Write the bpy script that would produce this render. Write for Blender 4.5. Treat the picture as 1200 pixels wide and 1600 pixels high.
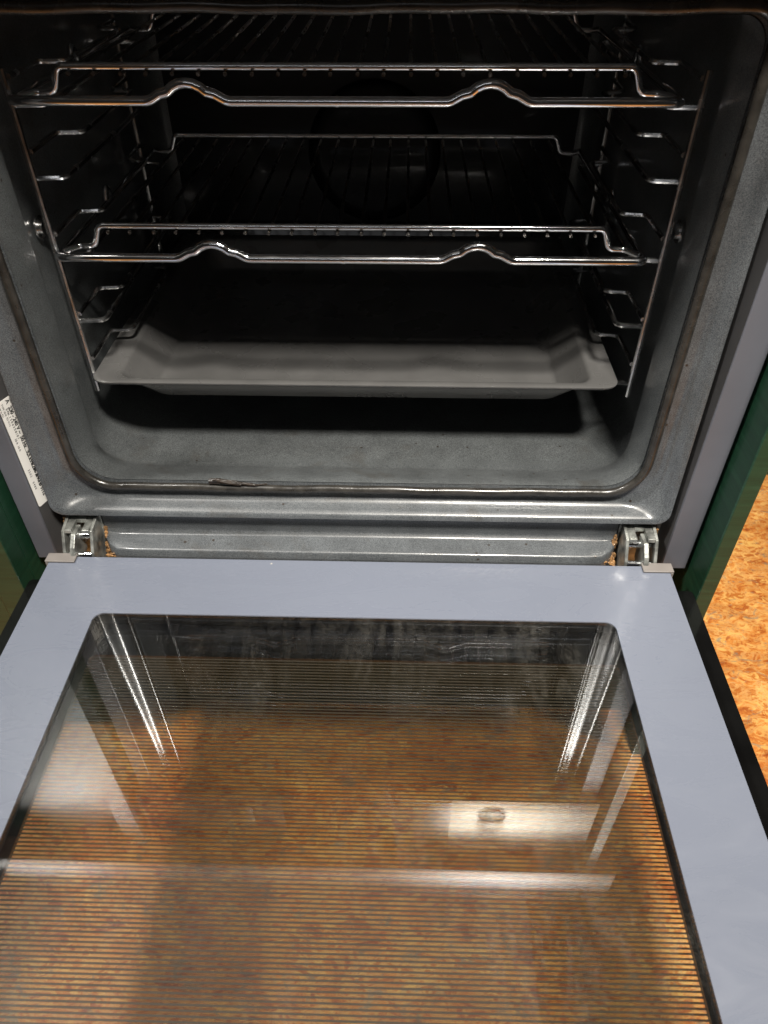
import bpy, bmesh, math, random
from mathutils import Vector, Matrix
random.seed(7)
S = bpy.context.scene
for o in list(bpy.data.objects): bpy.data.objects.remove(o)
COL = S.collection

# ---------------- camera ----------------
def make_camera():
    cx, cy, cz = 0.0367, -0.4428, 0.4568
    pi_, ya, ro = [math.radians(a) for a in (41.5355, -1.665, -0.2136)]
    f = Vector((math.sin(ya)*math.cos(pi_), math.cos(ya)*math.cos(pi_), -math.sin(pi_)))
    r = Vector((math.cos(ya), -math.sin(ya), 0)); u = r.cross(f)
    r2 = math.cos(ro)*r + math.sin(ro)*u; u2 = -math.sin(ro)*r + math.cos(ro)*u
    cam = bpy.data.cameras.new('camera'); o = bpy.data.objects.new('camera', cam); COL.objects.link(o)
    m = Matrix((r2, u2, -f)).transposed().to_4x4(); m.translation = (cx, cy, cz); o.matrix_world = m
    cam.sensor_fit = 'VERTICAL'; cam.sensor_height = 24.0; cam.sensor_width = 18.0
    cam.lens = 24.0*1149.12/1600; cam.clip_start = 0.01; cam.clip_end = 100
    cam.dof.use_dof = True; cam.dof.focus_distance = 0.62; cam.dof.aperture_fstop = 10
    S.camera = o
make_camera()

# ---------------- world, lamps and added fill lights (indoor, artificial light) ----------------
W = bpy.data.worlds.new('World'); S.world = W; W.use_nodes = True
bg = W.node_tree.nodes['Background']
bg.inputs[0].default_value = (1.0, 0.93, 0.84, 1); bg.inputs[1].default_value = 0.012

def lamp(name, loc, target, size, energy, color):
    l = bpy.data.lights.new(name, 'AREA'); l.shape = 'DISK'; l.size = size; l.energy = energy; l.color = color
    o = bpy.data.objects.new(name, l); COL.objects.link(o); o.location = loc
    o.rotation_euler = (Vector(target)-Vector(loc)).to_track_quat('-Z', 'Y').to_euler()
    return o
def downlight_or_fill(loc, target, size, energy, color, spread):
    o = lamp('ceiling_lamp_or_fill', loc, target, size, energy, color); o.data.spread = math.radians(spread); return o
downlight_or_fill((0.38, -0.90, 2.00), (0.10, -0.05, 0.1), 0.30, 11.0, (1.0, 0.94, 0.85), 62)
downlight_or_fill((-1.15, -0.36, 2.05), (0.0, 0.0, 0.0), 0.20, 5.2, (1.0, 0.96, 0.90), 60)
downlight_or_fill((1.30, -0.50, 2.05), (0.75, 0.15, -0.3), 0.20, 3.0, (1.0, 0.91, 0.78), 50)  # unseen fill, added to brighten the bare floor right of the oven
rf = lamp('rack_fill', (-0.35, -3.0, 1.85), (0, 0, 0.3), 1.0, 2.1, (0.96, 0.97, 1.0)); rf.data.shape = 'RECTANGLE'; rf.data.size = 1.7; rf.data.size_y = 0.13  # added light strip, no real fixture: gives the chrome racks something bright to reflect
cf = lamp('ceiling_lamp_or_fill', (-0.5, -0.65, 2.25), (-0.5, -0.65, 0), 1.0, 2.1, (1.0, 0.95, 0.88)); cf.data.shape = 'RECTANGLE'; cf.data.size = 2.0; cf.data.size_y = 2.6  # added soft panel in place of a bright ceiling, for door glass and racks
S.view_settings.view_transform = 'Standard'; S.view_settings.look = 'None'
S.view_settings.exposure = 0.0; S.view_settings.gamma = 1.0
S.render.engine = 'CYCLES'
S.cycles.max_bounces = 12; S.cycles.transparent_max_bounces = 24
S.cycles.glossy_bounces = 6; S.cycles.transmission_bounces = 8

# ---------------- materials ----------------
def nmat(name):
    m = bpy.data.materials.new(name); m.use_nodes = True
    nt = m.node_tree; b = nt.nodes['Principled BSDF']
    return m, nt, b
def N(nt, t, **kw):
    n = nt.nodes.new(t)
    for k, v in kw.items():
        if k.startswith('i_'):
            key = k[2:]
            n.inputs[int(key) if key.isdigit() else key.replace('_', ' ')].default_value = v
        else: setattr(n, k, v)
    return n
def ramp(nt, stops, interp='LINEAR'):
    n = nt.nodes.new('ShaderNodeValToRGB'); cr = n.color_ramp; cr.interpolation = interp
    while len(cr.elements) < len(stops): cr.elements.new(0.5)
    for e, (p, c) in zip(cr.elements, stops):
        e.position = p; e.color = (c[0], c[1], c[2], 1) if len(c) > 2 else (c[0],)*3+(1,)
    return n
def coords(nt, scale=(1, 1, 1)):
    t = nt.nodes.new('ShaderNodeTexCoord'); mp = nt.nodes.new('ShaderNodeMapping'); mp.inputs['Scale'].default_value = scale
    nt.links.new(t.outputs['Object'], mp.inputs[0]); return mp.outputs[0]
def simple(name, col, rough=0.4, metal=0.0, coat=0.0, coatr=0.05, spec=0.5, var=0.0, vscale=40, rvar=0.0, bump=0.0, bscale=300):
    m, nt, b = nmat(name); L = nt.links.new
    b.inputs['Base Color'].default_value = (*col, 1); b.inputs['Roughness'].default_value = rough
    b.inputs['Metallic'].default_value = metal; b.inputs['Coat Weight'].default_value = coat
    b.inputs['Coat Roughness'].default_value = coatr; b.inputs['Specular IOR Level'].default_value = spec
    co = coords(nt)
    if var:
        n = N(nt, 'ShaderNodeTexNoise', i_Scale=vscale, i_Detail=6.0); L(co, n.inputs['Vector'])
        r = ramp(nt, [(0.3, [c*(1-var) for c in col]), (0.7, [min(1, c*(1+var)) for c in col])]); L(n.outputs[0], r.inputs[0]); L(r.outputs[0], b.inputs['Base Color'])
    if rvar:
        n = N(nt, 'ShaderNodeTexNoise', i_Scale=vscale*0.7, i_Detail=5.0); L(co, n.inputs['Vector'])
        r = N(nt, 'ShaderNodeMapRange'); r.inputs[1].default_value = .3; r.inputs[2].default_value = .7
        r.inputs[3].default_value = max(0.02, rough-rvar); r.inputs[4].default_value = rough+rvar; L(n.outputs[0], r.inputs[0]); L(r.outputs[0], b.inputs['Roughness'])
    if bump:
        n = N(nt, 'ShaderNodeTexNoise', i_Scale=bscale, i_Detail=4.0); L(co, n.inputs['Vector'])
        bp = N(nt, 'ShaderNodeBump', i_Strength=bump, i_Distance=0.0006); L(n.outputs[0], bp.inputs['Height']); L(bp.outputs[0], b.inputs['Normal'])
    return m

def enamel(name, base, speck, amount=0.5, rough=0.30, spots=True):
    m, nt, b = nmat(name); L = nt.links.new; co = coords(nt)
    n = N(nt, 'ShaderNodeTexNoise', i_Scale=1250.0, i_Detail=3.0, i_Roughness=0.7); L(co, n.inputs['Vector'])
    r = ramp(nt, [(0.36, base), (0.5, [(a+c)/2 for a, c in zip(base, speck)]), (0.66, speck)]); L(n.outputs[0], r.inputs[0])
    n2 = N(nt, 'ShaderNodeTexNoise', i_Scale=28.0, i_Detail=7.0, i_Roughness=0.6); L(co, n2.inputs['Vector'])
    r2 = ramp(nt, [(0.3, (0.72, 0.72, 0.72)), (0.65, (1.1, 1.1, 1.1))]); L(n2.outputs[0], r2.inputs[0])
    mx = N(nt, 'ShaderNodeMix', data_type='RGBA', blend_type='MULTIPLY'); mx.inputs[0].default_value = 1.0
    L(r.outputs[0], mx.inputs[6]); L(r2.outputs[0], mx.inputs[7])
    out = mx.outputs[2]
    if spots:   # small burnt-on dots
        v = N(nt, 'ShaderNodeTexVoronoi', i_Scale=55.0); L(co, v.inputs['Vector'])
        rs = ramp(nt, [(0.045, (1, 1, 1)), (0.075, (0, 0, 0))]); L(v.outputs['Distance'], rs.inputs[0])
        m2 = N(nt, 'ShaderNodeMix', data_type='RGBA'); L(rs.outputs[0], m2.inputs[0]); L(out, m2.inputs[6]); m2.inputs[7].default_value = (0.02, 0.013, 0.008, 1)
        out = m2.outputs[2]
        st = N(nt, 'ShaderNodeTexNoise', i_Scale=17.0, i_Detail=9.0, i_Roughness=0.75, i_Distortion=0.6); L(co, st.inputs['Vector'])
        rt = ramp(nt, [(0.56, (0, 0, 0)), (0.72, (0.55, 0.55, 0.55))]); L(st.outputs[0], rt.inputs[0])
        m4 = N(nt, 'ShaderNodeMix', data_type='RGBA'); L(rt.outputs[0], m4.inputs[0]); L(out, m4.inputs[6]); m4.inputs[7].default_value = (0.045, 0.036, 0.026, 1)
        out = m4.outputs[2]
    L(out, b.inputs['Base Color'])
    b.inputs['Roughness'].default_value = rough; b.inputs['Coat Weight'].default_value = 0.7
    n3 = N(nt, 'ShaderNodeTexNoise', i_Scale=60.0, i_Detail=6.0); L(co, n3.inputs['Vector'])
    r3 = N(nt, 'ShaderNodeMapRange'); r3.inputs[1].default_value = .3; r3.inputs[2].default_value = .75; r3.inputs[3].default_value = .06; r3.inputs[4].default_value = .22
    L(n3.outputs[0], r3.inputs[0]); L(r3.outputs[0], b.inputs['Coat Roughness'])
    n4 = N(nt, 'ShaderNodeTexNoise', i_Scale=500.0, i_Detail=3.0); L(co, n4.inputs['Vector'])
    bp = N(nt, 'ShaderNodeBump', i_Strength=0.12, i_Distance=0.0004); L(n4.outputs[0], bp.inputs['Height']); L(bp.outputs[0], b.inputs['Normal']); L(bp.outputs[0], b.inputs['Coat Normal'])
    return m

M_cavity = enamel('cavity_enamel', (0.035, 0.039, 0.042), (0.142, 0.152, 0.154), rough=0.35)
M_flange = enamel('flange_enamel', (0.032, 0.036, 0.041), (0.128, 0.138, 0.145), rough=0.35)
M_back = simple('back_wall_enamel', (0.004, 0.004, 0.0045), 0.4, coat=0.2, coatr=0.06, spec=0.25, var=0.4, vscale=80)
M_tray = simple('tray_enamel', (0.112, 0.111, 0.109), 0.30, coat=0.35, coatr=0.15, var=0.12, vscale=30, rvar=0.08, bump=0.05, bscale=900)
M_gasket = simple('gasket_rubber', (0.026, 0.024, 0.021), 0.28, coat=0.3, coatr=0.2, var=0.5, vscale=90, rvar=0.12, bump=0.25, bscale=400)
M_trim = simple('trim_steel', (0.125, 0.130, 0.152), 0.42, metal=0.1, var=0.10, vscale=14, rvar=0.08)
M_return = simple('trim_return_paint', (0.085, 0.083, 0.084), 0.42, metal=0.3, var=0.15, vscale=20)
M_chrome = simple('chrome_wire', (0.90, 0.91, 0.93), 0.12, metal=1.0, var=0.06, vscale=60, rvar=0.05)
M_thin = simple('thin_rack_wire', (0.28, 0.27, 0.25), 0.3, metal=1.0, var=0.3, vscale=60, rvar=0.08)
M_wire = simple('shelf_wire', (0.72, 0.72, 0.72), 0.22, metal=1.0, var=0.25, vscale=90, rvar=0.08)
M_panel = simple('door_panel_print', (0.140, 0.155, 0.195), 0.25, coat=0.6, coatr=0.10, var=0.03, vscale=6, rvar=0.05)
def soil_panel(m):
    nt = m.node_tree; L = nt.links.new; b = nt.nodes['Principled BSDF']
    c1 = coords(nt, (7, 22, 1)); n = N(nt, 'ShaderNodeTexNoise', i_Scale=1.3, i_Detail=7.0, i_Roughness=0.7, i_Distortion=1.8); L(c1, n.inputs['Vector'])
    mr = N(nt, 'ShaderNodeMapRange'); mr.inputs[1].default_value = .25; mr.inputs[2].default_value = .8; mr.inputs[3].default_value = .12; mr.inputs[4].default_value = .48
    L(n.outputs[0], mr.inputs[0]); L(mr.outputs[0], b.inputs['Roughness']); 
    m2 = N(nt, 'ShaderNodeMapRange'); m2.inputs[1].default_value = .3; m2.inputs[2].default_value = .8; m2.inputs[3].default_value = .04; m2.inputs[4].default_value = .30
    L(n.outputs[0], m2.inputs[0]); L(m2.outputs[0], b.inputs['Coat Roughness'])
    c2 = coords(nt); v = N(nt, 'ShaderNodeTexVoronoi', i_Scale=24.0); L(c2, v.inputs['Vector'])
    rs = ramp(nt, [(0.020, (1, 1, 1)), (0.035, (0, 0, 0))]); L(v.outputs['Distance'], rs.inputs[0])
    old = b.inputs['Base Color'].links[0].from_socket
    mx = N(nt, 'ShaderNodeMix', data_type='RGBA'); L(rs.outputs[0], mx.inputs[0]); L(old, mx.inputs[6]); mx.inputs[7].default_value = (0.5, 0.47, 0.4, 1); L(mx.outputs[2], b.inputs['Base Color'])
soil_panel(M_panel)
M_black = simple('black_glass_edge', (0.004, 0.004, 0.004), 0.15, coat=0.5, var=0.3, vscale=30)
M_dark = simple('dark_metal', (0.03, 0.028, 0.026), 0.5, var=0.3, vscale=40)
M_zinc = simple('zinc_plate', (0.33, 0.34, 0.32), 0.42, metal=0.7, var=0.6, vscale=120, rvar=0.12, bump=0.3, bscale=500)
M_rust = simple('rusty_residue', (0.26, 0.14, 0.055), 0.6, coat=0.3, var=0.85, vscale=260, bump=0.9, bscale=350)
M_clip = simple('clip_plastic', (0.17, 0.155, 0.145), 0.45, var=0.1, vscale=50)
M_steel = simple('fascia_steel', (0.075, 0.07, 0.055), 0.42, metal=0.8, var=0.06, vscale=20, rvar=0.05)
M_ringdark = simple('knob_gap', (0.006, 0.006, 0.006), 0.7, spec=0.1)
M_knob = simple('knob_metal', (0.35, 0.34, 0.32), 0.25, metal=1.0, var=0.08)
M_paper = simple('sticker_paper', (0.86, 0.84, 0.80), 0.5, var=0.03, vscale=60)
M_ink = simple('sticker_ink', (0.03, 0.03, 0.03), 0.6, var=0.1)
M_worktop = simple('worktop_laminate', (0.33, 0.29, 0.25), 0.35, var=0.25, vscale=60)
M_grime = simple('burnt_residue', (0.018, 0.012, 0.008), 0.35, coat=0.5, var=0.5, vscale=200, bump=0.8, bscale=500)

def green_paint():
    m, nt, b = nmat('green_paint'); L = nt.links.new; co = coords(nt, (14, 14, 260))
    n = N(nt, 'ShaderNodeTexNoise', i_Scale=1.0, i_Detail=6.0, i_Roughness=0.6); L(co, n.inputs['Vector'])
    r = ramp(nt, [(0.3, (0.007, 0.032, 0.017)), (0.6, (0.013, 0.052, 0.027)), (0.8, (0.025, 0.078, 0.045))]); L(n.outputs[0], r.inputs[0]); L(r.outputs[0], b.inputs['Base Color'])
    b.inputs['Roughness'].default_value = 0.38
    bp = N(nt, 'ShaderNodeBump', i_Strength=0.25, i_Distance=0.0006); L(n.outputs[0], bp.inputs['Height']); L(bp.outputs[0], b.inputs['Normal'])
    return m
M_green = green_paint()

def floor_mat():
    m, nt, b = nmat('marbled_vinyl'); L = nt.links.new; co = coords(nt, (1.0, 1.6, 1))
    w = N(nt, 'ShaderNodeTexNoise', i_Scale=38.0, i_Detail=7.0, i_Roughness=0.7, i_Distortion=0.8); L(co, w.inputs['Vector'])
    r = ramp(nt, [(0.30, (0.30, 0.075, 0.018)), (0.40, (0.50, 0.16, 0.035)), (0.47, (0.70, 0.30, 0.07)), (0.53, (0.72, 0.42, 0.16)), (0.58, (0.55, 0.20, 0.04)), (0.70, (0.42, 0.13, 0.03))])
    L(w.outputs[0], r.inputs[0])
    v = N(nt, 'ShaderNodeTexNoise', i_Scale=60.0, i_Detail=6.0, i_Roughness=0.65, i_Distortion=1.6); L(co, v.inputs['Vector'])
    rv = ramp(nt, [(0.52, (0, 0, 0)), (0.60, (1, 1, 1))]); L(v.outputs[0], rv.inputs[0])
    mx = N(nt, 'ShaderNodeMix', data_type='RGBA'); L(rv.outputs[0], mx.inputs[0]); L(r.outputs[0], mx.inputs[6]); mx.inputs[7].default_value = (0.80, 0.48, 0.16, 1)
    g = N(nt, 'ShaderNodeTexNoise', i_Scale=42.0, i_Detail=6.0, i_Roughness=0.65, i_Distortion=1.6); L(co, g.inputs['Vector'])
    rg = ramp(nt, [(0.57, (0, 0, 0)), (0.66, (0.75, 0.75, 0.75))]); L(g.outputs[0], rg.inputs[0])
    m2 = N(nt, 'ShaderNodeMix', data_type='RGBA'); L(rg.outputs[0], m2.inputs[0]); L(mx.outputs[2], m2.inputs[6]); m2.inputs[7].default_value = (0.27, 0.25, 0.20, 1)
    big = N(nt, 'ShaderNodeTexNoise', i_Scale=6.0, i_Detail=3.0); L(co, big.inputs['Vector'])
    rb = ramp(nt, [(0.32, (0.66, 0.44, 0.34)), (0.52, (0.88, 0.80, 0.70)), (0.70, (1.0, 1.0, 1.0))]); L(big.outputs[0], rb.inputs[0])
    m3 = N(nt, 'ShaderNodeMix', data_type='RGBA', blend_type='MULTIPLY'); m3.inputs[0].default_value = 1.0; L(m2.outputs[2], m3.inputs[6]); L(rb.outputs[0], m3.inputs[7])
    pt = N(nt, 'ShaderNodeTexNoise', i_Scale=19.0, i_Detail=8.0, i_Roughness=0.7, i_Distortion=0.5); L(co, pt.inputs['Vector'])
    rp = ramp(nt, [(0.36, (0.74, 0.62, 0.52)), (0.52, (1, 0.98, 0.95)), (0.64, (1.02, 1.1, 1.05))]); L(pt.outputs[0], rp.inputs[0])
    m5 = N(nt, 'ShaderNodeMix', data_type='RGBA', blend_type='MULTIPLY'); m5.inputs[0].default_value = 1.0; L(m3.outputs[2], m5.inputs[6]); L(rp.outputs[0], m5.inputs[7])
    L(m5.outputs[2], b.inputs['Base Color']); b.inputs['Roughness'].default_value = 0.38
    bp = N(nt, 'ShaderNodeBump', i_Strength=0.3, i_Distance=0.001); L(v.outputs[0], bp.inputs['Height']); L(bp.outputs[0], b.inputs['Normal'])
    return m
M_floor = floor_mat()

def glass_base(name):
    m = bpy.data.materials.new(name); m.use_nodes = True; nt = m.node_tree; nt.nodes.clear()
    out = nt.nodes.new('ShaderNodeOutputMaterial'); return m, nt, out
def fresnel(nt, ior):
    g = nt.nodes.new('ShaderNodeNewGeometry'); mr = nt.nodes.new('ShaderNodeMapRange'); fr = nt.nodes.new('ShaderNodeFresnel')
    mr.inputs[3].default_value = ior; mr.inputs[4].default_value = 1/ior
    nt.links.new(g.outputs['Backfacing'], mr.inputs[0]); nt.links.new(mr.outputs[0], fr.inputs[0]); return fr
def inner_glass():
    """clear pane: mirror-like Fresnel reflection over transparency, with a thin wiped film of grease"""
    m, nt, out = glass_base('smeared_clear_glass'); L = nt.links.new; co = coords(nt)
    fr = fresnel(nt, 1.85)
    tr = N(nt, 'ShaderNodeBsdfTransparent'); tr.inputs[0].default_value = (0.98, 0.985, 0.98, 1)
    gl = N(nt, 'ShaderNodeBsdfGlossy'); gl.inputs['Roughness'].default_value = 0.004
    mx = N(nt, 'ShaderNodeMixShader'); L(fr.outputs[0], mx.inputs[0]); L(tr.outputs[0], mx.inputs[1]); L(gl.outputs[0], mx.inputs[2])
    # grease film
    cs = coords(nt, (45, 11, 1)); n = N(nt, 'ShaderNodeTexNoise', i_Scale=1.0, i_Detail=6.0, i_Roughness=0.65, i_Distortion=1.5); L(cs, n.inputs['Vector'])
    n2 = N(nt, 'ShaderNodeTexNoise', i_Scale=9.0, i_Detail=3.0); L(co, n2.inputs['Vector'])
    n3 = N(nt, 'ShaderNodeTexNoise', i_Scale=130.0, i_Detail=5.0, i_Roughness=0.7, i_Distortion=2.0); L(co, n3.inputs['Vector'])
    r = ramp(nt, [(0.42, (0, 0, 0)), (0.75, (1, 1, 1))]); L(n.outputs[0], r.inputs[0])
    r2 = ramp(nt, [(0.44, (0.08, 0.08, 0.08)), (0.64, (1, 1, 1))]); L(n2.outputs[0], r2.inputs[0])
    r3 = ramp(nt, [(0.45, (0.12, 0.12, 0.12)), (0.62, (1, 1, 1))]); L(n3.outputs[0], r3.inputs[0])
    a = N(nt, 'ShaderNodeMath', operation='MULTIPLY'); L(r.outputs[0], a.inputs[0]); L(r2.outputs[0], a.inputs[1])
    b_ = N(nt, 'ShaderNodeMath', operation='MULTIPLY'); L(a.outputs[0], b_.inputs[0]); L(r3.outputs[0], b_.inputs[1])
    c = N(nt, 'ShaderNodeMath', operation='MULTIPLY_ADD'); L(b_.outputs[0], c.inputs[0]); c.inputs[1].default_value = 0.055; c.inputs[2].default_value = 0.001
    film = N(nt, 'ShaderNodeBsdfDiffuse'); film.inputs[0].default_value = (0.62, 0.58, 0.5, 1)
    m2 = N(nt, 'ShaderNodeMixShader'); L(c.outputs[0], m2.inputs[0]); L(mx.outputs[0], m2.inputs[1]); L(film.outputs[0], m2.inputs[2])
    # a faint rough glossy lobe: the film spreads reflections of the lamp
    gl2 = N(nt, 'ShaderNodeBsdfGlossy'); gl2.inputs['Roughness'].default_value = 0.18; gl2.inputs[0].default_value = (0.9, 0.85, 0.75, 1)
    c2 = N(nt, 'ShaderNodeMath', operation='MULTIPLY_ADD'); L(r.outputs[0], c2.inputs[0]); c2.inputs[1].default_value = 0.010; c2.inputs[2].default_value = 0.0
    m3 = N(nt, 'ShaderNodeMixShader'); L(c2.outputs[0], m3.inputs[0]); L(m2.outputs[0], m3.inputs[1]); L(gl2.outputs[0], m3.inputs[2])
    L(m3.outputs[0], out.inputs[0]); return m
def mid_glass():
    m, nt, out = glass_base('heat_coated_glass'); L = nt.links.new
    fr = fresnel(nt, 1.8); tr = N(nt, 'ShaderNodeBsdfTransparent'); tr.inputs[0].default_value = (0.98, 0.98, 0.97, 1)
    gl = N(nt, 'ShaderNodeBsdfGlossy'); gl.inputs['Roughness'].default_value = 0.02; gl.inputs[0].default_value = (0.85, 0.9, 1.0, 1)
    mx = N(nt, 'ShaderNodeMixShader'); L(fr.outputs[0], mx.inputs[0]); L(tr.outputs[0], mx.inputs[1]); L(gl.outputs[0], mx.inputs[2]); L(mx.outputs[0], out.inputs[0])
    return m
def striped_glass():
    """outer pane: printed with fine horizontal bronze lines"""
    m, nt, out = glass_base('striped_print_glass'); L = nt.links.new
    t = N(nt, 'ShaderNodeTexCoord'); sp = N(nt, 'ShaderNodeSeparateXYZ'); L(t.outputs['Object'], sp.inputs[0])
    d = N(nt, 'ShaderNodeMath', operation='DIVIDE'); L(sp.outputs[1], d.inputs[0]); d.inputs[1].default_value = 0.0028
    fr_ = N(nt, 'ShaderNodeMath', operation='FRACT'); 
    ad = N(nt, 'ShaderNodeMath', operation='ADD'); L(d.outputs[0], ad.inputs[0]); ad.inputs[1].default_value = 1000.0; L(ad.outputs[0], fr_.inputs[0])
    r = ramp(nt, [(0.0, (1, 1, 1)), (0.34, (1, 1, 1)), (0.44, (0, 0, 0)), (0.92, (0, 0, 0)), (1.0, (1, 1, 1))]); L(fr_.outputs[0], r.inputs[0])
    fac = N(nt, 'ShaderNodeMath', operation='MULTIPLY'); L(r.outputs[0], fac.inputs[0]); fac.inputs[1].default_value = 0.93
    tr = N(nt, 'ShaderNodeBsdfTransparent'); tr.inputs[0].default_value = (0.99, 0.97, 0.94, 1)
    pr = N(nt, 'ShaderNodeBsdfPrincipled'); pr.inputs['Base Color'].default_value = (0.055, 0.045, 0.032, 1); pr.inputs['Roughness'].default_value = 0.3
    ms = N(nt, 'ShaderNodeMixShader'); L(fac.outputs[0], ms.inputs[0]); L(tr.outputs[0], ms.inputs[1]); L(pr.outputs[0], ms.inputs[2])
    fr = fresnel(nt, 1.5); gl = N(nt, 'ShaderNodeBsdfGlossy'); gl.inputs['Roughness'].default_value = 0.02
    mx = N(nt, 'ShaderNodeMixShader'); L(fr.outputs[0], mx.inputs[0]); L(ms.outputs[0], mx.inputs[1]); L(gl.outputs[0], mx.inputs[2]); L(mx.outputs[0], out.inputs[0])
    return m
M_glass = inner_glass(); M_glass_mid = mid_glass(); M_stripes = striped_glass()

# ---------------- mesh helpers ----------------
def thing(name, label=None, cat=None, group=None, loc=(0, 0, 0)):
    o = bpy.data.objects.new(name, None); COL.objects.link(o); o.location = loc; o.empty_display_size = 0.05
    if label: o['label'] = label
    if cat: o['category'] = cat
    if group: o['group'] = group
    return o
def obj(name, bm, mat, parent=None, smooth=True, label=None, kind=None, bevel=0.0, segs=2, angle=35):
    me = bpy.data.meshes.new(name); bmesh.ops.recalc_face_normals(bm, faces=bm.faces); bm.to_mesh(me); bm.free()
    me.materials.append(mat)
    if smooth:
        for p in me.polygons: p.use_smooth = True
        try: me.set_sharp_from_angle(angle=math.radians(angle))
        except Exception: pass
    o = bpy.data.objects.new(name, me); COL.objects.link(o)
    if parent:
        o.parent = parent
        o.matrix_parent_inverse = Matrix.Identity(4)
        # parts are modelled in world coordinates: shift by the root's place
        r = parent; off = Vector((0, 0, 0))
        while r: off += r.location; r = r.parent
        me.transform(Matrix.Translation(-off))
    if label: o['label'] = label
    if kind: o['kind'] = kind
    if bevel:
        md = o.modifiers.new('bevel', 'BEVEL'); md.width = bevel; md.segments = segs; md.limit_method = 'ANGLE'; md.angle_limit = math.radians(40)
    return o
def box(bm, x0, x1, y0, y1, z0, z1):
    v = [bm.verts.new(c) for c in ((x0,y0,z0),(x1,y0,z0),(x1,y1,z0),(x0,y1,z0),(x0,y0,z1),(x1,y0,z1),(x1,y1,z1),(x0,y1,z1))]
    for f in ((0,3,2,1),(4,5,6,7),(0,1,5,4),(1,2,6,5),(2,3,7,6),(3,0,4,7)): bm.faces.new([v[i] for i in f])
def BX(*a):
    bm = bmesh.new(); box(bm, *a); return bm
def fillet(pts, r, n=6, closed=False):
    pts = [Vector(p) for p in pts]; out = []; m = len(pts)
    for i, p in enumerate(pts):
        if not closed and (i == 0 or i == m-1): out.append(p); continue
        a = pts[(i-1) % m]; b = pts[(i+1) % m]; rr = r[i] if isinstance(r, (list, tuple)) else r
        da = (a-p); db = (b-p); la, lb = da.length, db.length
        if la < 1e-9 or lb < 1e-9: continue
        da /= la; db /= lb; ang = da.angle(db)
        if ang > math.pi-0.02 or rr <= 0: out.append(p); continue
        t = min(rr/math.tan(ang/2), la*0.49, lb*0.49)
        p0 = p+da*t; p1 = p+db*t
        for k in range(n+1):
            s = k/n; out.append((1-s)**2*p0+2*s*(1-s)*p+s*s*p1)
    return out
def tube(bm, pts, rad, seg=10, closed=False, squash=None, caps=True):
    pts = [Vector(p) for p in pts]; n = len(pts); rings = []
    up = None
    for i, p in enumerate(pts):
        if closed: t = (pts[(i+1) % n]-pts[i-1])
        else: t = (pts[min(i+1, n-1)]-pts[max(i-1, 0)])
        t.normalize()
        if up is None:
            up = Vector((0, 0, 1)) if abs(t.z) < 0.9 else Vector((1, 0, 0))
        up = (up - t*up.dot(t))
        if up.length < 1e-6: up = t.orthogonal()
        up.normalize(); s = t.cross(up)
        rr = rad(i/(n-1)) if callable(rad) else rad
        ring = []
        for k in range(seg):
            a = 2*math.pi*k/seg; q = up*math.cos(a)*rr+s*math.sin(a)*rr
            if squash: q = Vector((q.x*squash[0], q.y*squash[1], q.z*squash[2]))
            ring.append(bm.verts.new(p+q))
        rings.append(ring)
    m = n if closed else n-1
    for i in range(m):
        a, b = rings[i], rings[(i+1) % n]
        for k in range(seg): bm.faces.new((a[k], a[(k+1) % seg], b[(k+1) % seg], b[k]))
    if not closed and caps: bm.faces.new(rings[0][::-1]); bm.faces.new(rings[-1])
def TB(*a, **k):
    bm = bmesh.new(); tube(bm, *a, **k); return bm
def rrect(y, hw, zb, zt, r, n=8, dx=0.0, rt=None):
    out = []; rb = r; rt = min(r, .016) if rt is None else rt
    for (cx, cz, a0, r) in ((hw-rt, zt-rt, 0, rt), (-hw+rt, zt-rt, 90, rt), (-hw+rb, zb+rb, 180, rb), (hw-rb, zb+rb, 270, rb)):
        for k in range(n+1):
            a = math.radians(a0+90*k/n); out.append((cx+r*math.cos(a)+dx, y, cz+r*math.sin(a)))
    return out
def loft(bm, loops, cap_end=False):
    rings = [[bm.verts.new(c) for c in lp] for lp in loops]
    for a, b in zip(rings, rings[1:]):
        n = len(a)
        for k in range(n): bm.faces.new((a[k], a[(k+1) % n], b[(k+1) % n], b[k]))
    if cap_end: bm.faces.new(rings[-1])
def prism_x(bm, prof, x0, x1):   # profile of (y,z) points extruded along x
    a = [bm.verts.new((x0, y, z)) for y, z in prof]; b = [bm.verts.new((x1, y, z)) for y, z in prof]; n = len(prof)
    for k in range(n): bm.faces.new((a[k], a[(k+1) % n], b[(k+1) % n], b[k]))
    bm.faces.new(a[::-1]); bm.faces.new(b)

# ---------------- the setting ----------------
FZ = -0.286
bm = bmesh.new(); v = [bm.verts.new(c) for c in ((-4, -3.5, FZ), (4, -3.5, FZ), (4, 3, FZ), (-4, 3, FZ))]; bm.faces.new(v)
o = obj('floor', bm, M_floor, smooth=False); o['kind'] = 'structure'

# ================= OVEN =================
oven = thing('oven', 'built-in oven with its door hanging open flat and dark speckled enamel inside', 'oven')

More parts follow.
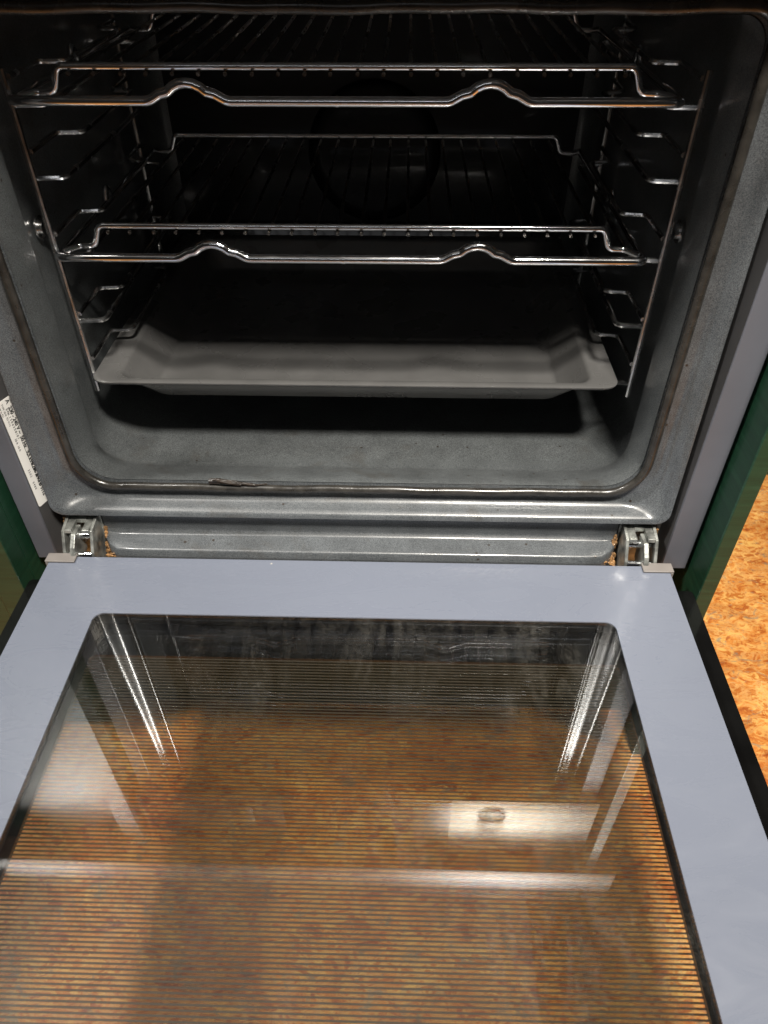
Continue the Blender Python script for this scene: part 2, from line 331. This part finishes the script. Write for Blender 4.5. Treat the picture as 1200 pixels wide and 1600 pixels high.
# cavity
loops = [rrect(0.049, .2385, .0545, .3925, .030), rrect(0.056, .2372, .0535, .394, .032), rrect(0.068, .2345, .0480, .397, .034), rrect(0.080, .2345, .0440, .398, .036),
         rrect(0.083, .2400, .0425, .402, .040), rrect(0.090, .2450, .0405, .406, .044), rrect(0.105, .2460, .0395, .408, .044), rrect(0.20, .2460, .0395, .408, .044),
         rrect(0.415, .2460, .0395, .408, .040, rt=.04), rrect(0.442, .2400, .0450, .402, .035, rt=.035), rrect(0.450, .2250, .0680, .387, .03, rt=.03)]
bm = bmesh.new(); loft(bm, loops); cavity = obj('cavity', bm, M_cavity, oven, angle=50)
bm = bmesh.new(); lp = rrect(0.450, .2250, .0680, .387, .03, rt=.03); bm.faces.new([bm.verts.new(c) for c in lp]); 
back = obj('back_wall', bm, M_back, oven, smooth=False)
# fan cover: disc with punched slots
fc = (0.0015, 0.444, 0.2080)
bm = bmesh.new(); prof = [(0.0, -.006), (0.058, -.006), (0.068, -.004), (0.073, 0.0), (0.075, 0.006)]
rings = []
for (r_, dy) in prof[1:]:
    rings.append([bm.verts.new((fc[0]+r_*math.cos(a), fc[1]+dy, fc[2]+r_*math.sin(a))) for a in [2*math.pi*k/48 for k in range(48)]])
for a, b in zip(rings, rings[1:]):
    for k in range(48): bm.faces.new((a[k], a[(k+1) % 48], b[(k+1) % 48], b[k]))
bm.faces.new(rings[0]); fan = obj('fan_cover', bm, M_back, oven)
hm = None
for ring_, cnt in ((.018, 6), (.032, 12), (.046, 18)):
    for k in range(cnt):
        a = 2*math.pi*k/cnt+ring_*20
        c = Vector((fc[0]+ring_*math.cos(a), fc[1]-.0062, fc[2]+ring_*math.sin(a)))
        if hm is None:
            bm = bmesh.new(); vv = []
            for j in range(12):
                t = 2*math.pi*j/12; vv.append(bm.verts.new((.0048*math.cos(t), 0, .0034*math.sin(t))))
            wv = [bm.verts.new((q.co.x*.75, .002, q.co.z*.75)) for q in vv]
            for j in range(12): bm.faces.new((vv[j], vv[(j+1) % 12], wv[(j+1) % 12], wv[j]))
            bm.faces.new(wv)
            ho = obj('vent_hole', bm, M_dark, fan, smooth=False); ho.location = c; hm = ho.data
            hm.transform(Matrix.Identity(4))
        else:
            ho = bpy.data.objects.new('vent_hole', hm); COL.objects.link(ho); ho.parent = fan; ho.location = c
# light glass at the back left, ridge along the bottom of the back wall
bm = bmesh.new(); prism_x(bm, [(.450, .133), (.438, .127), (.434, .118), (.438, .110), (.450, .106)], -.19, .19)
obj('back_ridge', bm, M_back, oven, bevel=.003)

# front flange ring
ring = [rrect(0.0495, .2390, .0540, .3930, .030), rrect(0.0475, .2455, .0480, .400, .034), rrect(0.0470, .2520, .0425, .4075, .036), rrect(0.0462, .2565, .0385, .412, .030),
        rrect(0.0425, .2588, .0362, .414, .024), rrect(0.0385, .2612, .0325, .416, .018), rrect(0.0355, .2640, .0285, .419, .014), rrect(0.0350, .2655, .0265, .4205, .012),
        rrect(0.0365, .2668, .0250, .422, .011), rrect(0.0440, .2672, .0245, .4225, .010), rrect(0.0620, .2672, .0245, .4225, .010)]
SIDE_Y = [.0495, .0480, .0478, .0475, .0470, .0460, .0450, .0450, .0460, .0480, .0620]
BOT = {3: (.0450, .0378), 4: (.0415, .0365), 5: (.0365, .0352), 6: (.0320, .0340), 7: (.0300, .0322), 8: (.0294, .0290), 9: (.0330, .0265), 10: (.0500, .0262)}
for i_, lp_ in enumerate(ring):
    new = []
    for x, y, z in lp_:
        t = max(0, min(1, (.075-z)/.030)); t = t*t*(3-2*t); yy = SIDE_Y[i_]; zz = z
        if i_ in BOT:
            by0, bz0 = BOT[i_]; zmin = min(q[2] for q in lp_); yy = yy*(1-t)+by0*t; zz = z+(bz0-zmin)*t
        new.append((x, yy, zz))
    ring[i_] = new
bm = bmesh.new(); loft(bm, ring); obj('front_flange', bm, M_flange, oven, angle=60)
# lower enamel sill between the hinges
def sill():
    bm = bmesh.new()
    prof = fillet([(0, .0440, .0270), (0, .0372, .0262), (0, .0368, .0075), (0, .0335, .0042), (0, .0250, .0022), (0, .0170, .0004), (0, .0150, -.0060), (0, .0150, -.0330), (0, .0440, -.0330)],
                  [0, .002, .004, .004, .004, .003, .003, 0, 0], n=4)
    xs = [-.2285, -.2265, -.222, -.214] + [-.20+.4*i/20 for i in range(21)] + [.214, .222, .2265, .2285]
    rows = []
    for x in xs:
        e = max(0, (abs(x)-.210)/.0185); s = 1-0.75*e*e
        rows.append([bm.verts.new((x, .0375-(.0375-p.y)*s if p.y < .0375 else p.y, p.z)) for p in prof])
    for a, b in zip(rows, rows[1:]):
        for k in range(len(prof)-1): bm.faces.new((a[k], a[k+1], b[k+1], b[k]))
    bm.faces.new(rows[0]); bm.faces.new(rows[-1][::-1])
    return obj('lower_sill', bm, M_flange, oven, angle=50)
sill()
bm = bmesh.new(); box(bm, -.2685, .2685, .0445, .052, -.040, .0240); obj('frame_recess', bm, M_dark, oven)

# gasket
path = fillet([(p[0], .0445, p[2]) for p in rrect(0, .2420, .0500, .3968, .034, n=10)], 0)
path = [(p[0], .0445, p[2]) for p in rrect(0, .2420, .0500, .3968, .034, n=10)]
dense = []
for i in range(len(path)):
    a = Vector(path[i]); b = Vector(path[(i+1) % len(path)]); k = max(1, int((b-a).length/.006))
    for j in range(k):
        p = a.lerp(b, j/k); w = .00045*math.sin(p.x*37+p.z*29)+.0003*math.sin(p.x*110+p.z*90); p.z += w; dense.append(p)
gasket = obj('gasket', TB(dense, .0037, seg=12, closed=True, squash=(1, .9, 1)), M_gasket, oven)
# a scrap of burnt residue stuck on the gasket
bm = bmesh.new(); tube(bm, fillet([(-.128, .046, .0560), (-.118, .0445, .0575), (-.104, .044, .0563), (-.088, .043, .0548), (-.078, .0455, .0545)], .004), lambda t: .0022*(1-t)+.0006, seg=7)
tube(bm, [(-.126, .045, .0565), (-.121, .0425, .0600), (-.114, .042, .0580), (-.100, .0425, .0555)], .0012, seg=6)
obj('burnt_scrap', bm, M_grime, gasket)
# carcass shell
bm = bmesh.new(); box(bm, -.290, -.280, .062, .50, -.045, .545); box(bm, .280, .290, .062, .50, -.045, .545); box(bm, -.280, .280, .062, .50, .44, .545); box(bm, -.280, .280, .490, .50, -.045, .44); box(bm, -.28, .28, .062, .49, -.045, -.030)
obj('outer_casing', bm, M_dark, oven, smooth=False)
# side trims: a front face and a slanted return
def trim(s, xi):
    bm = bmesh.new()
    prof = [(s*xi, .0265), (s*.2945, .0265), (s*.2945, .0600), (s*(xi+.0005), .0600)]
    a = [bm.verts.new((x, y, -.0220)) for x, y in prof]; b = [bm.verts.new((x, y, .5400)) for x, y in prof]; n = 4
    for k in range(n): bm.faces.new((a[k], a[(k+1) % n], b[(k+1) % n], b[k]))
    bm.faces.new(a); bm.faces.new(b)
    t = obj('side_trim', bm, M_trim, oven, bevel=.0010)
    bm = bmesh.new(); prof = [(s*(xi-.0002), .0278), (s*(xi+.0004), .0278), (s*(xi+.0004), .0505), (s*.2676, .0505)]
    a = [bm.verts.new((x, y, -.0215)) for x, y in prof]; b = [bm.verts.new((x, y, .4220)) for x, y in prof]
    for k in range(n): bm.faces.new((a[k], a[(k+1) % n], b[(k+1) % n], b[k]))
    bm.faces.new(a); bm.faces.new(b); obj('trim_return', bm, M_return, t, smooth=False)
    return t
left_trim = trim(-1, .2760); trim(1, .2720)
# control fascia above (seen mirrored in the door glass)
fas = obj('control_fascia', BX(-.2945, .2945, .010, .060, .4240, .5400), M_steel, oven, bevel=.002)
bm = bmesh.new(); box(bm, -.108, .108, .0090, .0100, .4300, .5350); obj('display_glass', bm, M_black, fas, smooth=False)
for s in (-1, 1):
    bm = bmesh.new(); c = Vector((s*.161, 0, .460)); rings = []
    for (rr, y) in ((.0185, .010), (.0185, .0085), (.0180, .0080), (.0148, .0080), (.0142, .0085), (.0140, .0098)):
        rings.append([bm.verts.new((c.x+rr*math.cos(a), y, c.z+rr*math.sin(a))) for a in [2*math.pi*k/40 for k in range(40)]])
    for a, b in zip(rings, rings[1:]):
        for k in range(40): bm.faces.new((a[k], a[(k+1) % 40], b[(k+1) % 40], b[k]))
    kr = obj('knob_ring', bm, M_ringdark, fas)
    bm = bmesh.new(); rings = []
    for (rr, y) in ((.0134, .010), (.0134, .0082), (.0128, .0078)):
        rings.append([bm.verts.new((c.x+rr*math.cos(a), y, c.z+rr*math.sin(a))) for a in [2*math.pi*k/40 for k in range(40)]])
    for a, b in zip(rings, rings[1:]):
        for k in range(40): bm.faces.new((a[k], a[(k+1) % 40], b[(k+1) % 40], b[k]))
    bm.faces.new(rings[-1]); obj('knob', bm, M_steel, fas)

# rating sticker on the left return
def sticker():
    A0 = Vector((-.2758, .0278, 0)); B0 = Vector((-.2676, .0505, 0)); dr = (B0-A0).normalized(); nr = Vector((dr.y, -dr.x, 0))
    def MP(sy, z, h): p = A0+dr*sy+nr*h; return (p.x, p.y, z)
    zt, zb, ya, yb = .1440, .0385, .0006, .0146
    prof = []; r = .0018
    for (cy, cz, a0) in ((yb-r, zt-r, 0), (ya+r, zt-r, 90), (ya+r, zb+r, 180), (yb-r, zb+r, 270)):
        for k in range(5):
            a = math.radians(a0+90*k/4); prof.append((cy+r*math.cos(a), cz+r*math.sin(a)))
    bm = bmesh.new(); A = [bm.verts.new(MP(y, z, .0004)) for y, z in prof]; B = [bm.verts.new(MP(y, z, .0001)) for y, z in prof]
    n = len(prof); bm.faces.new(A); bm.faces.new(B[::-1])
    for k in range(n): bm.faces.new((A[k], A[(k+1) % n], B[(k+1) % n], B[k]))
    st = obj('rating_sticker', bm, M_paper, left_trim, smooth=False, label='white rating label stuck to the left side trim')
    # lines of tiny print run down the strip (text baseline along -z, glyph tops towards the cavity)
    def text(s_, z, y, size, bold=0.0):
        cu = bpy.data.curves.new('t', 'FONT'); cu.body = s_; cu.size = size; cu.offset = bold; cu.extrude = .00003
        to = bpy.data.objects.new('t', cu); COL.objects.link(to)
        dg = bpy.context.evaluated_depsgraph_get(); me = bpy.data.meshes.new_from_object(to.evaluated_get(dg))
        bpy.data.objects.remove(to)
        # local x -> -z ; local y -> +y ; normal -> +x
        o_ = MP((y-.0265)*.92-.0008, z, .00047)
        Mx = Matrix(((0, dr.x, nr.x, o_[0]), (0, dr.y, nr.y, o_[1]), (-1, 0, 0, o_[2]), (0, 0, 0, 1)))
        me.transform(Mx); return me
    lines = [('CAUTION: DISCONNECT SUPPLY BEFORE REMOVING COVER', .1425, .0412, .0024, .00006),
             ('230 - 240 V ~  50 Hz   3,5 kW   16 A', .1360, .0372, .0046, .0002), ('A', .1425, .0368, .0052, .0001),
             ('E-Nr. 1 5 0 6 3 5 8 / 0 1', .1360, .0342, .0030, .00004), ('TYPE 2010  FD 9112', .1415, .0313, .0024, 0), ('Made in EU', .1425, .0284, .0024, 0),
             ('10 A  16 A', .1090, .0310, .0028, .00003), ('0 6 3 5 8 0', .0930, .0390, .0030, 0), ('220 - 240 V', .0800, .0372, .0050, .0002), ('3 5 0 2', .0770, .0315, .0028, .00003), ('FD 9112', .0610, .0368, .0044, .00018), ('0 4 8 0', .0640, .0312, .0028, .00003)]
    bm = bmesh.new()
    for a in lines:
        me = text(*a); bm.from_mesh(me); bpy.data.meshes.remove(me)
    q_ = [bm.verts.new(MP(a_, b_, .00047)) for a_, b_ in ((.0088, .081), (.0092, .081), (.0092, .105), (.0088, .105))]; bm.faces.new(q_)
    o = obj('sticker_print', bm, M_ink, None, smooth=False)
    return st, o
_, pr = sticker(); pr.parent = left_trim; pr['kind'] = 'stuff'

# hinges
def hinge(s):
    cx = s*.2455
    h = obj('hinge', BX(cx-.0155, cx+.0155, .0380, .0430, -.030, .0245), M_zinc, oven, bevel=.0008)
    bm = bmesh.new(); 
    for e in (-1, 1):
        x = cx+e*.0125
        prof = [(.038, .0235), (.0195, .0190), (.0100, .0020), (.0080, -.0200), (.038, -.0250)]
        prism_x(bm, prof, x-.0014, x+.0014)
    box(bm, cx-.0111, cx-.0045, .0190, .0375, .0165, .0205); box(bm, cx+.0045, cx+.0111, .0190, .0375, .0165, .0205); box(bm, cx-.0045, cx+.0045, .0330, .0375, .0165, .0210)
    obj('hinge_bracket', bm, M_zinc, h, smooth=False, bevel=.0006)
    bm = bmesh.new(); prism_x(bm, [(.032, .016), (.018, .0165), (.009, .0085), (.004, -.001), (.001, -.014), (.012, -.018), (.030, -.010)], cx+s*.0035-.0022, cx+s*.0035+.0022)
    obj('hinge_claw', bm, M_zinc, h, smooth=False, bevel=.0008)
    bm = bmesh.new(); tube(bm, [(cx-.0105, .026, .0085), (cx+.0105, .026, .0085)], .0036, seg=12); tube(bm, [(cx-.0105, .014, -.004), (cx+.0105, .014, -.004)], .003, seg=12)
    obj('hinge_pin', bm, M_chrome, h)
    # rust and baked-on grease beside it
    bm = bmesh.new(); random.seed(3+s)
    def crust(x, y, z, r, fl=(1, 1, 1)):
        g = bmesh.ops.create_icosphere(bm, subdivisions=2, radius=r)
        for v in g['verts']:
            k = 1+random.uniform(-.28, .28)
            v.co = Vector((v.co.x*fl[0]*k+x, v.co.y*fl[1]*k+y, v.co.z*fl[2]*k+z))
    for i in range(26):
        u = i/25; zz = .008-u*.030
        crust(cx-s*(.0170+random.uniform(0, .0045)*(.4+.6*u)), .0370-u*.0150+random.uniform(-.001, .001), zz, random.uniform(.0012, .0026), (.8, .7, 1.3))
    for i in range(7): crust(cx-s*random.uniform(.020, .030), .0195, -.0085+random.uniform(-.002, .001), random.uniform(.0010, .0020), (1.6, .6, .8))
    for i in range(9): crust(cx+s*.0168, .0375+random.uniform(-.002, .001), .018-random.random()*.008, random.uniform(.0008, .0018))
    for i in range(9): crust(cx+random.uniform(-.007, .007), .016+random.uniform(-.004, .004), -.012, random.uniform(.0008, .0018))
    obj('rust_crust', bm, M_rust, h, kind='stuff')
hinge(-1); hinge(1)

# shelf supports: a wire ladder on each side wall
LOW = [.3310, .2830, .2245, .1690, .1150]; UPP = [.3480, .3005, .2410, .1745, .1330]
def side_ladder(s):
    X = s*.2352; XI = s*.2130; fy, by_ = .1155, .358
    sup = obj('shelf_support', TB([(X, fy, .3535), (X, fy, .1030)], .0024, seg=10), M_wire, oven)
    obj('rear_post', TB([(X, by_, .3800), (X, by_, .0950)], .0024, seg=10), M_wire, sup)
    for k in range(5):
        z = LOW[k]
        pts = fillet([(X-s*.002, fy+.002, z), (XI, fy+.004, z), (XI, by_-.004, z), (X-s*.002, by_-.002, z)], .007)
        obj('runner_wire', TB(pts, .0021, seg=8), M_wire, sup)
        z = UPP[k]
        pts = fillet([(X-s*.002, fy+.003, z), (X-s*.002, fy+.054, z), (XI, fy+.056, z), (XI, by_-.050, z), (X-s*.002, by_-.048, z), (X-s*.002, by_-.003, z)], .006)
        obj('runner_wire', TB(pts, .0020, seg=8), M_wire, sup)
    # fixing screw on the wall
    bm = bmesh.new(); c = Vector((s*.2445, .119, .2465))
    for (rr, d0, d1) in ((.0085, 0, .0015), (.0055, .0015, .0045)):
        tube(bm, [c-Vector((s*d0, 0, 0)), c-Vector((s*d1, 0, 0))], rr, seg=20)
    obj('fixing_screw', bm, M_wire, oven)
side_ladder(-1); side_ladder(1)

# ---------------- door ----------------
door = thing('oven_door'); door.parent = oven
def ringplate(name, hw, y0, y1, whw, wy0, wy1, z0, z1, r, mat, parent, ro=.004, n=8):
    # flat plate with a rounded rectangular window
    def loop(hw_, ya, yb, r_):
        out = []
        for (cx, cy, a0) in ((hw_-r_, yb-r_, 0), (-hw_+r_, yb-r_, 90), (-hw_+r_, ya+r_, 180), (hw_-r_, ya+r_, 270)):
            for k in range(n+1):
                a = math.radians(a0+90*k/n); out.append((cx+r_*math.cos(a), cy+r_*math.sin(a)))
        return out
    O = loop(hw, y0, y1, ro); I = loop(whw, wy0, wy1, r)
    bm = bmesh.new()
    ot = [bm.verts.new((x, y, z1)) for x, y in O]; it = [bm.verts.new((x, y, z1)) for x, y in I]
    ob = [bm.verts.new((x, y, z0)) for x, y in O]; ib = [bm.verts.new((x, y, z0)) for x, y in I]
    m = len(O)
    for k in range(m):
        j = (k+1) % m
        bm.faces.new((ot[k], ot[j], it[j], it[k])); bm.faces.new((ob[k], ib[k], ib[j], ob[j]))
        bm.faces.new((ot[k], ob[k], ob[j], ot[j])); bm.faces.new((it[k], it[j], ib[j], ib[k]))
    return obj(name, bm, mat, parent, angle=30)
DE = -.470
panel = ringplate('inner_panel', .2685, DE, 0.007, .2100, -.428, -.0560, -.0014, 0.0, .008, M_panel, door, ro=.003)
def pane(name, x, ya, yb, z0, z1, mat, parent):
    o = obj(name, BX(-x, x, ya, yb, z0, z1), mat, parent, smooth=False); return o
pane('inner_glass', .2096, -.4276, -.0564, -.0040, -.0003, M_glass, door)
pane('middle_glass', .2200, -.4400, -.0440, -.0150, -.0115, M_glass_mid, door)
outer = ringplate('outer_panel', .2970, -.4850, .0060, .2150, -.4300, -.0760, -.0330, -.0290, .006, M_black, door, ro=.004)
bm = bmesh.new(); v = [bm.verts.new(c) for c in ((-.2148, -.4298, -.0300), (.2148, -.4298, -.0300), (.2148, -.0762, -.0300), (-.2148, -.0762, -.0300))]; bm.faces.new(v)
obj('striped_outer_glass', bm, M_stripes, door, smooth=False)
bm = bmesh.new()
for s in (-1, 1):
    x0, x1 = sorted((s*.2640, s*.2215)); box(bm, x0, x1, -.455, -.002, -.0288, -.0042)
box(bm, -.2212, .2212, -.0430, -.006, -.0288, -.0042); box(bm, -.2212, .2212, -.455, -.4405, -.0288, -.0042)
obj('door_frame', bm, M_dark, door, smooth=False)
for s in (-1, 1):
    x0, x1 = sorted((s*.2715, s*.2455))
    bm = BX(x0, x1, -.0010, .0095, .0004, .0022); x2, x3 = sorted((s*.2715, s*.2690)); box(bm, x2, x3, -.0010, .0095, -.0180, .0002)
    obj('corner_clip', bm, M_clip, door, bevel=.0006)

# ================= RACKS =================
def make_rack(loc):
    X0, Y0, Z0 = loc
    R = thing('oven_rack', loc=loc); 
    HW = .2248; r1 = .0033; D = .283
    def P(x, y, z): return (X0+x, Y0+y, Z0+z)
    # front bar with two raised bumps, turning into the side bars
    pts = [(-HW, D, 0.000), (-HW, D*.62, 0), (-HW, D*.60, .012), (-HW, D*.58, 0), (-HW, .0, 0), (-.128, 0, 0)]; rad = [0, .004, .003, .004, .014, .010]
    def bump(c): return [(c-.0265, 0, 0), (c-.0185, 0, .0042)]+[(c+.0185*math.sin(a), 0, -.0085+.0195*math.cos(a)) for a in [math.radians(d) for d in (-44, -30, -15, 0, 15, 30, 44)]]+[(c+.0185, 0, .0042), (c+.0265, 0, 0)]
    pts = [(-HW, .012, 0), (-HW, 0, 0)] + bump(-.104) + bump(.098) + [(HW, 0, 0), (HW, .012, 0)]
    rad = [0, .012] + [.012, .004]+[.003]*7+[.004, .012] + [.012, .004]+[.003]*7+[.004, .012] + [.012, 0]
    fb = obj('front_bar', TB([P(*q) for q in fillet(pts, rad, n=7)], r1, seg=14), M_chrome, R)
    bm = bmesh.new(); c = P(-.0045, 0, 0); tube(bm, [c, (c[0]+.0016, c[1], c[2])], .0037, seg=14); obj('weld_seam', bm, M_chrome, fb)
    # fence rail in front, with a step down at either end
    for (name, y, yb, hz, rr) in (('front_rail', .022, .010, .0165, .0026), ('rear_rail', D-.010, D, .0165, .0026)):
        q = fillet([(-HW+.001, yb, .0005), (-.2150, y, .0005), (-.2020, y, .0010), (-.1965, y, hz), (.1965, y, hz), (.2020, y, .0010), (.2150, y, .0005), (HW-.001, yb, .0005)], .0065, n=6)
        obj(name, TB([P(*a) for a in q], rr, seg=12), M_chrome, R)
    for s in (-1, 1):
        q = fillet([(s*HW, .010, 0), (s*HW, .120, 0), (s*HW, .128, .013), (s*HW, .136, 0), (s*HW, D, 0)], .004, n=5)
        obj('side_bar', TB([P(*a) for a in q], .0029, seg=12), M_chrome, R)
    wm = None
    for i in range(22):
        x = -.1885+i*(.377/21)+random.uniform(-.0006, .0006)
        if wm is None:
            q = fillet([(0, .0175, .0125), (0, .026, .0128), (0, D-.012, .0128)], .003)
            o = obj('wire', TB([Vector(P(x, 0, 0))+Vector(a) for a in q], .00135, seg=8), M_thin, R); wm = o.data; xb = x
        else:
            o = bpy.data.objects.new('wire', wm); COL.objects.link(o); o.parent = R; o.location = (x-xb, 0, 0)
    return R
rack = make_rack((-.0058, .1056, .3362))
rack['label'] = 'upper chrome wire oven rack near the top of the opening'; rack['category'] = 'oven rack'; rack['group'] = 'chrome wire racks on the side runners'
r2 = rack.copy(); COL.objects.link(r2); r2.location = (-.0058, .1056, .2284)
for ch in [c for c in bpy.data.objects if c.parent == rack]:
    c = ch.copy(); COL.objects.link(c); c.parent = r2
    for g in [g for g in bpy.data.objects if g.parent == ch]:
        d = g.copy(); COL.objects.link(d); d.parent = c
r2['label'] = 'lower chrome wire oven rack just above the baking tray'

# ================= BAKING TRAY =================
def tray():
    def lp(hw, ya, yb, z, r, n=7):
        out = []
        for (cx, cy, a0) in ((hw-r, yb-r, 0), (-hw+r, yb-r, 90), (-hw+r, ya+r, 180), (hw-r, ya+r, 270)):
            for k in range(n+1):
                a = math.radians(a0+90*k/n); out.append((cx+r*math.cos(a)-.0054, cy+r*math.sin(a), z))
        return out
    Z = .1205
    L = [lp(.2262, .1012, .4430, Z-.0030, .012), lp(.2278, .0998, .4445, Z-.0012, .013), lp(.2278, .0998, .4445, Z, .013), lp(.2268, .1008, .4435, Z+.0004, .012),
         lp(.2080, .1075, .4250, Z, .013), lp(.2060, .1083, .4230, Z-.0006, .013), lp(.2045, .1095, .4215, Z-.0025, .013), lp(.2010, .1122, .4190, Z-.0080, .014), lp(.1868, .1268, .4055, Z-.0275, .016), lp(.1850, .1290, .4040, Z-.0293, .016), lp(.1815, .1325, .4005, Z-.0300, .016)]
    bm = bmesh.new(); rings = [[bm.verts.new(c) for c in l] for l in L]; n = len(rings[0])
    for a, b in zip(rings, rings[1:]):
        for k in range(n): bm.faces.new((a[k], a[(k+1) % n], b[(k+1) % n], b[k]))
    bm.faces.new(rings[-1])
    o = obj('baking_tray', bm, M_tray, None, angle=60)
    md = o.modifiers.new('thick', 'SOLIDIFY'); md.thickness = .0010; md.offset = -1
    o['label'] = 'grey enamel baking tray on the lowest runners above the oven floor'; o['category'] = 'baking tray'
tray()

# ================= KITCHEN UNIT =================
cab = thing('end_panel', 'dark green painted upright panel to the right of the oven', 'panel')
obj('panel_board', BX(.2975, .3115, -.004, .560, FZ+.0005, .548), M_green, cab, bevel=.0012)
lc = thing('kitchen_cabinet', 'dark green wood-grained cabinet to the left of the oven', 'cabinet')
obj('stile', BX(-.3250, -.2990, -.004, .016, -.190, .545), M_green, lc, bevel=.0010)
obj('cabinet_door', BX(-.7600, -.3262, .004, .020, -.190, .545), M_green, lc, bevel=.0010)
obj('side_board', BX(-.3150, -.2990, .0165, .560, -.190, .545), M_green, lc, smooth=False)
pl = obj('plinth', BX(-.90, .2970, .0550, .0700, FZ+.0005, -.0500), M_green, smooth=False); pl['label'] = 'dark green plinth board running below the oven'; pl['category'] = 'plinth'
wt = obj('worktop', BX(-.95, .3350, -.0220, .600, .5490, .5870), M_worktop, bevel=.006, segs=4); wt['label'] = 'brown laminate worktop over the oven'; wt['category'] = 'worktop'
fp = obj('skirting_board', BX(.3250, 2.0, .5000, .5200, FZ+.0005, -.10), M_green, smooth=False); fp['label'] = 'dark green board at the back of the floor, right of the oven'; fp['category'] = 'skirting board'
